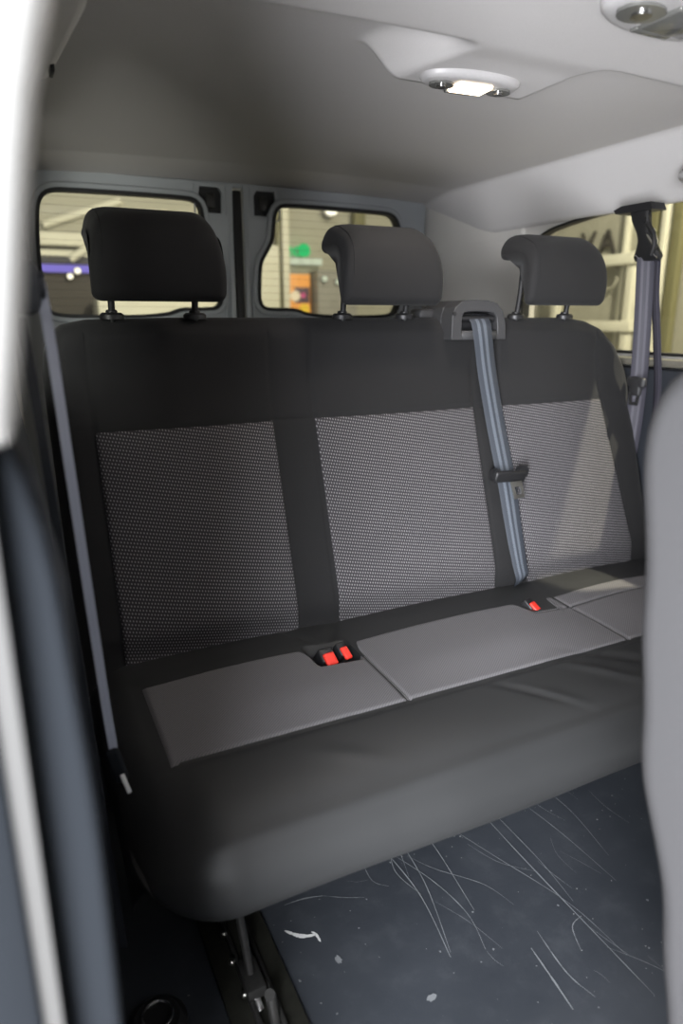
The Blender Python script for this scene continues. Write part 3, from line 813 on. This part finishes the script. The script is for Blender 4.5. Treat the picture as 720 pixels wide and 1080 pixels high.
# rear body header and the two doors
m = MB(); m.box((XC, 2.42, 1.45), (1.64, .06, .07), .01); tag(m.build('trim_9', M['paint']), kind='structure')
def rear_door(name, mirror):
    fx = (lambda x: x) if not mirror else (lambda x: 2 * XC - x - .008)
    root = empty(name, (1.15 if not mirror else .4, 2.42, 0), kind='structure')
    lean = lambda z: 2.400 - .05 * (z - 1.0)
    outer = [(.795, -.05), (1.545, -.05), (1.545, 1.30), (1.535, 1.375), (1.505, 1.412), (1.45, 1.425), (.795, 1.425)]
    hole = spline([(.845, 1.06, 0), (.846, 1.13, 0), (.852, 1.185, 0), (.875, 1.225, 0), (.893, 1.262, 0), (.899, 1.31, 0), (.905, 1.345, 0), (.922, 1.366, 0), (.96, 1.372, 0), (1.10, 1.373, 0), (1.30, 1.371, 0), (1.36, 1.366, 0),
                   (1.388, 1.345, 0), (1.402, 1.30, 0), (1.410, 1.20, 0), (1.412, 1.08, 0), (1.405, 1.03, 0), (1.37, 1.008, 0), (1.25, 1.003, 0), (1.12, 1.004, 0), (1.03, 1.012, 0), (.98, 1.026, 0), (.90, 1.028, 0), (.862, 1.033, 0)], 110, True)
    hole = [(p.x, p.y) for p in hole]
    hx = [(.833, 1.333), (.878, 1.333), (.910, 1.383), (.905, 1.412), (.842, 1.412), (.831, 1.395)]
    f = lambda a, b: (fx(a), lean(b), b)
    d = sheet_hole('door_panel', outer, [hole, hx], f, (0, .035, 0), M['paint'], root)
    m = MB()
    # raised pressing round the window, and the stepped centre edge
    fr = offset_loop(hole, -.035) if False else None
    ho = offset_loop(hole, .0)
    A = [(a, b) for a, b in ho]
    cxm = sum(a for a, b in A) / len(A); czm = sum(b for a, b in A) / len(A)
    def out(p, e):
        v = Vector((p[0] - cxm, p[1] - czm)); L = v.length; v /= L; return (p[0] + v.x * e, p[1] + v.y * e)
    sg = 1 if (sum(A[i][0] * A[(i + 1) % len(A)][1] - A[(i + 1) % len(A)][0] * A[i][1] for i in range(len(A))) > 0) else -1
    O1 = offset_loop(A, sg * .022); I1 = offset_loop(A, sg * .003)
    m.ring(O1, I1, lambda a, b: (fx(a), lean(b) - .010, b), (0, .012, 0))
    g = m.build('window_frame', M['paint'], root); bb = g.modifiers.new('b', 'BEVEL'); bb.width = .005; bb.segments = 3; bb.limit_method = 'ANGLE'
    m = MB(); m.ring(offset_loop(A, sg * .005), offset_loop(A, -sg * .006), lambda a, b: (fx(a), lean(b) - .013, b), (0, .03, 0)); m.build('rubber_seal', M['rubber'], root)
    m = MB(); m.prism(A, lambda a, b: (fx(a), lean(b) + .012, b), (0, .004, 0))
    zz = 1.035
    def span(z):
        xs_ = []
        for i in range(len(A)):
            a, b = A[i], A[(i + 1) % len(A)]
            if (a[1] - z) * (b[1] - z) < 0: xs_.append(a[0] + (b[0] - a[0]) * (z - a[1]) / (b[1] - a[1]))
        return (min(xs_), max(xs_)) if len(xs_) >= 2 else None
    while zz < 1.36:
        s_ = span(zz)
        if s_: m.box(((fx(s_[0]) + fx(s_[1])) / 2, lean(zz) + .0105, zz), (abs(s_[1] - s_[0]) - .01, .0008, .0007), mi=1)
        zz += .0245
    m.build('window_pane', [M['glass'], M['dark_wall']], root)
    # black latch recess
    m = MB(); hx2 = offset_loop(hx, .004); m.prism(hx2, lambda a, b: (fx(a), lean(b) + .012, b), (0, .02, 0)); lt = m.build('latch_recess', M['rubber'], root)
    m = MB(); m.box((fx(.868), lean(1.37) + .012, 1.372), (.03, .012, .045), .004); m.build('latch', M['dark_steel'], lt)
    # hem round the recess
    hr_ = rrect(.815, .925, 1.318, 1.424, (.012, .012, .004, .004), 5)
    m = MB(); m.ring(offset_loop(hr_, .0), offset_loop(hr_, -.004), lambda a, b: (fx(a), lean(b) - .003, b), (0, .005, 0)); m.build('pressed_rim', M['paint'], root)
    m = MB(); m.box((fx(.803), 2.392, .72), (.018, .02, 1.38), .006); m.build('edge_flange', M['paint'], root)
    m = MB()
    m.tube([(fx(x), lean(z) - .002, z) for x, z in ((.885, 1.31), (.880, 1.27), (.862, 1.23), (.838, 1.20), (.826, 1.15), (.824, .98))], .004, 8); m.build('pressed_ridge', M['paint'], root)
    return root
rear_door('door_1', True); rear_door('door_2', False)
m = MB(); m.box((.776, 2.398, .70), (.030, .03, 1.42), .008); tag(m.build('trim_10', M['rubber']), kind='structure')   # centre seal

# near pillar at the left edge of the picture and its trims
pe = [(.0, .945), (.004, .957), (.010, .99), (.0165, 1.03), (.0215, 1.06), (.0265, 1.086), (.032, 1.108), (.039, 1.131), (.060, 1.22), (.085, 1.30), (.11, 1.42), (-.10, 1.50), (-.16, 1.50), (-.16, .944), (-.02, .938)]
m = MB(); m.prism(pe, lambda a, b: (a, .325, b), (0, .06, 0)); o = m.build('trim_11', M['white_paint'], angle=30)
bv = o.modifiers.new('b', 'BEVEL'); bv.width = .022; bv.segments = 5; bv.limit_method = 'ANGLE'; bv.angle_limit = math.radians(60); tag(o, kind='structure')
lo = spline([(-.004, .948, 0), (.006, .92, 0), (.0125, .88, 0), (.016, .815, 0), (.0195, .736, 0), (.020, .65, 0), (.0195, .575, 0), (.018, .45, 0), (.018, .0, 0)], 40)
m = MB(); m.prism([(p.x, p.y) for p in lo] + [(-.06, 0.), (-.06, .948)], lambda a, b: (a, .35, b), (0, .06, 0)); o = m.build('trim_12', M['near_trim'], angle=30)
bv = o.modifiers.new('b', 'BEVEL'); bv.width = .006; bv.segments = 3; bv.limit_method = 'ANGLE'; bv.angle_limit = math.radians(50); tag(o, kind='structure')
st = spline([(-.012, .945, 0), (-.0125, .90, 0), (-.013, .75, 0), (-.0135, .60, 0), (-.014, .40, 0), (-.014, 0, 0)], 20)
m = MB(); m.prism([(p.x, p.y) for p in st] + [(-.021, 0.), (-.024, .945)], lambda a, b: (a, .335, b), (0, .02, 0)); tag(m.build('trim_13', M['jamb'], angle=30), kind='structure')
m = MB(); m.box((-.05, .345, .25), (.055, .03, 1.40), .006); tag(m.build('trim_14', M['near_trim']), kind='structure')
# roof side rail over the door with its cover strip
m = MB(); m.prism([(-.03, 1.23), (.030, 1.25), (.060, 1.30), (.085, 1.36), (.10, 1.46), (-.03, 1.46)], lambda a, b: (a, .45, b), (0, 1.0, 0)); o = m.build('trim_15', M['tan_trim'], angle=50)
bv = o.modifiers.new('b', 'BEVEL'); bv.width = .012; bv.segments = 3; bv.limit_method = 'ANGLE'; bv.angle_limit = math.radians(15); tag(o, kind='structure')
m = MB(); m.prism([(.02, .45), (.140, .45), (.140, .98), (.134, 1.06), (.126, 1.16), (.118, 1.25), (.02, 1.35)], lambda a, b: (a, b, 1.345), (0, 0, .11)); o = m.build('trim_16', M['tan_trim'], angle=50)
bv = o.modifiers.new('b', 'BEVEL'); bv.width = .012; bv.segments = 3; bv.limit_method = 'ANGLE'; tag(o, kind='structure')
m = MB(); m.box((.116, 1.19, 1.343), (.006, .035, .012), .002, 2); tag(m.build('coat_hook', M['black']), 'small dark hook slot in the roof rail above the left pillar', 'hook')

# grab handle end at the right edge
gh = empty('grab_handle', (1.52, 1.13, 1.38), 'pale plastic grab handle end on the roof rail at the right picture edge', 'handle')
m = MB(); m.tube([(1.515, 1.235, 1.325), (1.49, 1.225, 1.320), (1.475, 1.19, 1.316), (1.472, 1.10, 1.312), (1.475, 1.02, 1.316), (1.49, .99, 1.32), (1.52, .98, 1.325)], .013, 14); m.build('grip', M['lamp_white'], gh)
m = MB(); m.box((1.515, 1.225, 1.328), (.03, .045, .05), .012); m.build('handle_mount', M['lamp_white'], gh)

# ---- dome lamp on the wedge
def dome(cx, cy, z, w, d, lab, glow, rot=0.):
    root = empty('dome_lamp', (cx, cy, z), lab, 'lamp')
    cr, sr = math.cos(rot), math.sin(rot)
    f = lambda a, b: (cx + a * cr - b * sr, cy + a * sr + b * cr, z)
    def shape(kx, ky, n=48, e=.62):
        out = []
        for k in range(n):
            a = 2 * PI * k / n; ca, sa = math.cos(a), math.sin(a)
            X = w / 2 * kx * math.copysign(abs(ca) ** .8, ca); Y = d / 2 * ky * math.copysign(abs(sa) ** e, sa)
            out.append((X, Y * (1 - .22 * (abs(X) / (w / 2)) ** 2)))
        return out
    vs = []; fs = []; lv = [(1.04, 1.06, .006), (1.02, 1.03, -.003), (.99, .98, -.0065), (.94, .90, -.009), (.86, .78, -.0105), (.60, .5, -.011)]
    for kx, ky, dz in lv:
        for p in shape(kx, ky): q = f(*p); vs.append((q[0], q[1], q[2] + dz))
    for i in range(len(lv) - 1):
        for k in range(48): fs.append([i * 48 + k, i * 48 + (k + 1) % 48, (i + 1) * 48 + (k + 1) % 48, (i + 1) * 48 + k])
    fs.append([5 * 48 + k for k in range(48)])
    mk('lamp_housing', vs, fs, M['lamp_white'], root, angle=50)
    def blk(name, ax, ay, sx, sy, sz, mat, par=root, r=.003, dz=-.012):
        q = f(ax, ay); m = MB(); m.box((q[0], q[1], z + dz), (sx, sy, sz), r, 3, (0, 0, rot)); return m.build(name, mat, par)
    blk('lens', .0, .0, w * .36, d * .52, .008, glow, r=.0035)
    blk('switch', -.01, d * .31, w * .28, d * .10, .006, M['lens_clear'], r=.002)
    for s_ in (-1, 1):
        q = f(s_ * w * .31, 0); m = MB(); m.disc((q[0], q[1], z - .0115), d * .21, .006, 'Z', 28, rx=1.25, bev=.002); rl = m.build('reading_light', M['lens_clear'], root)
        m = MB(); m.disc((q[0], q[1], z - .0155), d * .10, .004, 'Z', 20, bev=.001); m.build('swivel', M['dull_chrome'], rl)
    return root
dome(.792, 1.112, 1.3965, .185, .086, 'lit dome lamp with glowing warm lens between two reading lights on the roof lining', M['lamp_glow'], math.radians(-4))
dome(.865, .745, 1.388, .24, .13, 'unlit front roof lamp cut by the upper right picture corner', M['lens_clear'])

# ================================================================== SECOND ROW BENCH (right edge)
b2 = empty('front_bench', (1.0, .25, 0), 'light grey seat back edge filling the right side of the picture', 'seat')
prof = [(.345, .975), (.385, .972), (.412, .961), (.430, .945), (.441, .920), (.443, .886), (.434, .806), (.424, .740), (.416, .675), (.405, .587), (.379, .505), (.356, .431), (.334, .309), (.325, .24), (.29, .20), (.22, .20),
        (.20, .28), (.22, .40), (.25, .55), (.275, .70), (.295, .82), (.305, .90), (.318, .955)]
p2 = spline([(a, b, 0) for a, b in prof], 100, True); n2 = normals2(p2)
def f2(x, k):
    e = inset(x - .515, .03) + inset(1.50 - x, .03)
    q = p2[k] + n2[k] * (-e + .002 * math.sin(p2[k].y * 40 + x * 9)); return Vector((x, q.x, q.y))
vs, fs = loft(xs_stations(.515, 1.50, .035, .02), 100, f2); sb = mk('backrest', vs, fs, M['seat2'], b2, angle=75)
m = MB(); m.tube([f2(.55, k) + Vector((-.0015, 0, 0)) for k in range(8, 46, 2)], .0012, 5); m.build('seam_line', M['seam'], sb)
pc = [(.25, .40), (.10, .405), (-.08, .395), (-.17, .375), (-.205, .33), (-.19, .27), (-.10, .245), (.10, .24), (.25, .25)]
p3 = spline([(a, b, 0) for a, b in pc], 60, True); n3 = normals2(p3)
def f3(x, k):
    e = inset(x - .53, .04) + inset(1.49 - x, .04); q = p3[k] - n3[k] * e; return Vector((x, q.x, q.y))
vs, fs = loft(xs_stations(.53, 1.49, .045, .03), 60, f3); mk('cushion', vs, fs, M['seat2'], b2, angle=75)
for x in (.62, 1.38):
    for y in (-.10, .22):
        m = MB(); m.tube([(x, y, .26), (x, y + .02, .015)], .016, 12); m.box((x, y + .02, .01), (.05, .09, .02), .004); m.build('leg', M['dark_steel'], b2)

# ================================================================== GARAGE OUTSIDE
m = MB(); m.box((1.5, 3.0, -.50), (16, 14, .1)); tag(m.build('ground', M['concrete']), kind='structure')
m = MB(); m.box((1.5, 9.2, 1.7), (16, .2, 4.6)); tag(m.build('wall_back', M['beige_wall']), kind='structure')
m = MB(); m.box((5.62, 3.0, 1.7), (.2, 13, 4.6)); tag(m.build('wall_side', M['beige_wall']), kind='structure')

# back wall things, seen through the rear door windows
o = MB().box((0.9, 9.03, .62), (2.0, .12, 1.72), .01).box((0.9, 8.96, 1.49), (2.0, .02, .02), .002).build('dark_panel', M['dark_wall']); tag(o, 'dark low wall panel below the violet strip light', 'panel')
q = empty('strip_light', (0.9, 8.95, 1.55), 'violet strip light running along the top of the dark wall panel', 'light')
MB().box((0.9, 8.93, 1.548), (1.9, .04, .085), .01).build('light_tube', M['violet'], q)
MB().box((0.9, 8.96, 1.60), (1.94, .06, .02), .004).build('mounting_rail', M['dark_wall'], q)
o = MB().box((0.95, 8.93, 1.86), (2.4, .16, .14), .01).box((0.95, 8.95, 1.71), (2.4, .12, .07), .01).build('wall_duct', M['cream']); tag(o, 'pale cream duct across the wall above the violet light', 'duct')
for i, (a, b, l) in enumerate((((.62, 9.06, 2.02), (1.5, 9.06, 2.33), 'upper pale slanting tube made up for a reflection in the left rear window'), ((.85, 8.81, 1.64), (1.35, 8.81, 1.98), 'lower pale slanting tube made up for a reflection in the left rear window'))):
    tag(MB().tube([a, b], .045, 12).build('reflection_streak', M['cream']), l, 'pipe')  # cream tubes added in place of pale diagonal reflections
for p, r, l in (((.84, 8.90, 1.462), .030, 'lower left of two small round white lamps seen through the left rear window'), ((.925, 8.88, 1.522), .033, 'upper right of two small round white lamps seen through the left rear window')):
    q = empty('wall_lamp', p, l, 'lamp'); MB().disc(p, r, .03, 'Y', 20).build('lamp_lens', M['spot_glow'], q); MB().disc((p[0], p[1] + .03, p[2]), r * 1.3, .04, 'Y', 20, bev=.005).build('lamp_back', M['dark_wall'], q)
# floor-standing pale cabinet low behind the bench line
o = MB().box((1.75, 8.6, .375), (1.4, .5, 1.65), .02).build('cabinet', M['cream']); tag(o, 'pale cabinet low behind the nearest headrest posts', 'cabinet')
# doors and panels seen through the right rear window
q = empty('wall_cabinet', (3.24, 9.0, -.4), 'tall cream cabinet behind the left side of the right rear window', 'cabinet')
MB().box((3.24, 8.93, .72), (.30, .3, 2.34), .01).build('cabinet_body', M['cream'], q); MB().box((3.24, 8.775, 1.2), (.26, .02, 1.2), .006).build('cabinet_door', M['cream'], q)
tag(MB().box((3.435, 8.96, 1.15), (.055, .1, 3.2), .004).build('door_gap_strip', M['olive']), 'dark olive strip standing for the gap beside the tall cream cabinet', 'post')  # solid dark strip added where there is only a dark gap
tag(MB().box((3.52, 8.93, 1.15), (.09, .14, 3.2), .006).build('wall_post', M['cream']), 'cream post right of the dark gap strip', 'post')
def text(name, s, loc, size, rot, mat, parent, depth=.01):
    cu = bpy.data.curves.new(name, 'FONT'); cu.body = s; cu.size = size; cu.extrude = depth; cu.align_x = 'CENTER'; cu.align_y = 'CENTER'
    tmp = bpy.data.objects.new('t', cu); me = bpy.data.meshes.new_from_object(tmp); bpy.data.objects.remove(tmp)
    me.materials.clear(); me.materials.append(mat); o = bpy.data.objects.new(name, me); C.objects.link(o)
    mt = Euler(rot).to_matrix(); me.transform(mt.to_4x4()); o.parent = parent; o.location = Vector(loc) - wloc(parent); return o
q = empty('wall_sign', (3.75, 8.97, 1.80), 'green glowing sign with pale lettering strip seen through the right rear window', 'sign')
text('green_letters', 'eco', (3.71, 8.95, 1.865), .26, (PI / 2, 0, 0), M['green_sign'], q, .02)
MB().disc((3.80, 8.93, 1.862), .085, .03, 'Y', 24).build('green_disc', M['green_sign'], q)
m = MB()
for k in range(11): m.box((3.53 + .052 * k, 8.95, 1.725), (.030 if k % 3 else .042, .03, .085), .004)
m.build('pale_lettering', M['white_sign'], q)
q = empty('wall_poster', (3.72, 8.9, 1.3), 'orange wall poster with a dark picture under the green sign', 'poster')
MB().box((3.72, 8.94, 1.28), (.33, .02, .56), .002).build('poster_sheet', M['poster_orange'], q)
MB().box((3.76, 8.925, 1.29), (.22, .01, .20), .002).build('dark_picture', M['poster_dark'], q)
MB().disc((3.66, 8.92, 1.28), .07, .01, 'Y', 20).build('pale_patch', M['poster_pale'], q)
MB().disc((3.77, 8.915, 1.29), .035, .01, 'Y', 20).build('pink_patch', M['poster_pink'], q)
MB().disc((3.79, 8.92, 1.11), .07, .01, 'Y', 20).build('yellow_patch', M['poster_yellow'], q)
tag(MB().box((4.22, 8.9, .58), (.60, .3, 2.06), .02).build('grey_locker', M['concrete']), 'grey locker to the right of the orange poster', 'locker')
for p, r, l in (((3.99, 8.69, 1.495), .034, 'round pale lamp on the grey locker right of the orange poster'), ((4.19, 8.69, 1.465), .035, 'pale lamp close to the middle headrest, on the grey locker')):
    q = empty('indicator_lamp', p, l, 'lamp'); MB().disc(p, r, .03, 'Y', 20).build('lamp_lens', M['white_sign'], q); MB().disc((p[0], p[1] + .03, p[2]), r * 1.2, .05, 'Y', 20).build('lamp_base', M['concrete'], q)
q = empty('wall_lamp', (4.19, 8.9, 2.37), 'bright wall lamp above the middle headrest, behind the rear glass', 'lamp'); MB().disc((4.19, 8.9, 2.37), .06, .05, 'Y', 20, rx=1.3).build('lamp_lens', M['spot_glow'], q); MB().disc((4.19, 8.95, 2.37), .07, .06, 'Y', 20, rx=1.3).build('lamp_body', M['concrete'], q)
tag(MB().box((4.62, 8.95, 2.2), (.16, .12, 1.2), .01).build('olive_column', M['olive']), 'olive column right of the bright wall lamp', 'column')

# side wall things, seen through the right side window
rk = empty('storage_rack', (5.4, 5.0, -.4), 'cream storage rack of square bars outside the side window', 'rack')
for (y, z, sy, sz) in ((5.33, 1.53, 1.06, .10), (5.33, .92, 1.06, .10)): MB().box((5.40, y, z), (.10, sy, sz), .008).build('shelf_bar', M['cream'], rk)
for (y, w) in ((4.885, .085), (5.86, .085)): MB().box((5.42, y, .57), (.09, w, 2.04), .008).build('upright', M['cream'], rk)
tag(MB().box((5.46, 4.72, 1.0), (.08, .10, 2.9), .01).build('olive_post', M['olive']), 'dark olive post right of the hanging belt', 'post')
tag(MB().box((5.44, 4.585, 1.0), (.09, .06, 2.9), .01).build('cream_post', M['cream']), 'narrow cream post right of the dark olive one', 'post')
tag(MB().box((5.46, 4.47, 1.0), (.08, .10, 2.9), .01).build('olive_post', M['olive']), 'olive post at the far right edge of the side window', 'post')
tag(MB().box((5.49, 5.06, 1.0), (.06, .05, 2.9), .01).build('cream_pipe', M['cream']), 'thin upright cream pipe left of the hanging belt', 'pipe')
q = empty('wall_lettering', (5.5, 5.45, 1.7), 'large dark letters on the side wall above the rack bar', 'lettering')
for s, y in (('V', 5.56), ('A', 5.30)): text('letter', s, (5.49, y, 1.70), .34, (PI / 2, 0, -PI / 2), M['letter_dark'], q, .01)
q = empty('round_hoop', (5.45, 5.17, 1.38), 'faint round hoop hung below the rack bar', 'hoop')
MB().tube([(5.45, 5.20 + .10 * math.cos(2 * PI * k / 32), 1.37 + .10 * math.sin(2 * PI * k / 32)) for k in range(33)], .014, 8).build('ring', M['beige_wall'], q); MB().box((5.47, 5.20, 1.48), (.04, .02, .05), .003).build('hook', M['beige_wall'], q)

# ================================================================== LIGHT
def area(name, loc, target, sx, sy, power, col):
    l = bpy.data.lights.new(name, 'AREA'); l.shape = 'RECTANGLE'; l.size = sx; l.size_y = sy; l.energy = power; l.color = col
    o = bpy.data.objects.new(name, l); C.objects.link(o); o.location = loc
    o.rotation_euler = (Vector(target) - Vector(loc)).to_track_quat('-Z', 'Y').to_euler(); return o
area('door_daylight', (-1.25, -1.35, 1.60), (.9, 1.0, .55), 1.3, 1.4, 280, (.92, .95, 1.))
area('added_bounce_fill', (-1.15, -1.15, .25), (.9, .9, 1.20), .9, .9, 190, (.95, .96, 1.))  # added fill lamp aimed up at the ceiling, imitates light off the ground
area('garage_back_lamp', (1.5, 6.0, 3.9), (2.2, 9, 1.2), 4, 1, 62, (1., .97, .88))
area('garage_side_lamp', (3.4, 4.2, 3.9), (5.5, 5.2, 1.0), 1, 3, 15, (1., .95, .80))
l = bpy.data.lights.new('hall_spot', 'POINT'); l.energy = 2400; l.shadow_soft_size = .05; l.color = (1., .94, .80)
o = bpy.data.objects.new('hall_spot', l); C.objects.link(o); o.location = (3.22, .62, 3.95)
l = bpy.data.lights.new('dome_bulb', 'AREA'); l.size = .05; l.energy = 1.45; l.color = (1., .90, .80)
o = bpy.data.objects.new('dome_bulb', l); C.objects.link(o); o.location = (.792, 1.108, 1.370)

w = bpy.data.worlds.new('World'); bpy.context.scene.world = w; w.use_nodes = True
w.node_tree.nodes['Background'].inputs[0].default_value = (.72, .76, .80, 1); w.node_tree.nodes['Background'].inputs[1].default_value = .06

# ================================================================== CAMERA
cam = bpy.data.cameras.new('Camera'); co = bpy.data.objects.new('Camera', cam); C.objects.link(co)
cam.sensor_fit = 'VERTICAL'; cam.sensor_height = 36; cam.lens = 24
co.location = (0, 0, 1.0); co.rotation_euler = (PI / 2 - math.atan(205 / 720), 0, -math.radians(26))
cam.clip_start = .02; cam.dof.use_dof = True; cam.dof.focus_distance = 1.3; cam.dof.aperture_fstop = 2.4
sc = bpy.context.scene; sc.camera = co
sc.view_settings.view_transform = 'Standard'; sc.view_settings.look = 'None'; sc.view_settings.gamma = 1; sc.view_settings.use_curve_mapping = False
sc.view_settings.exposure = 0.
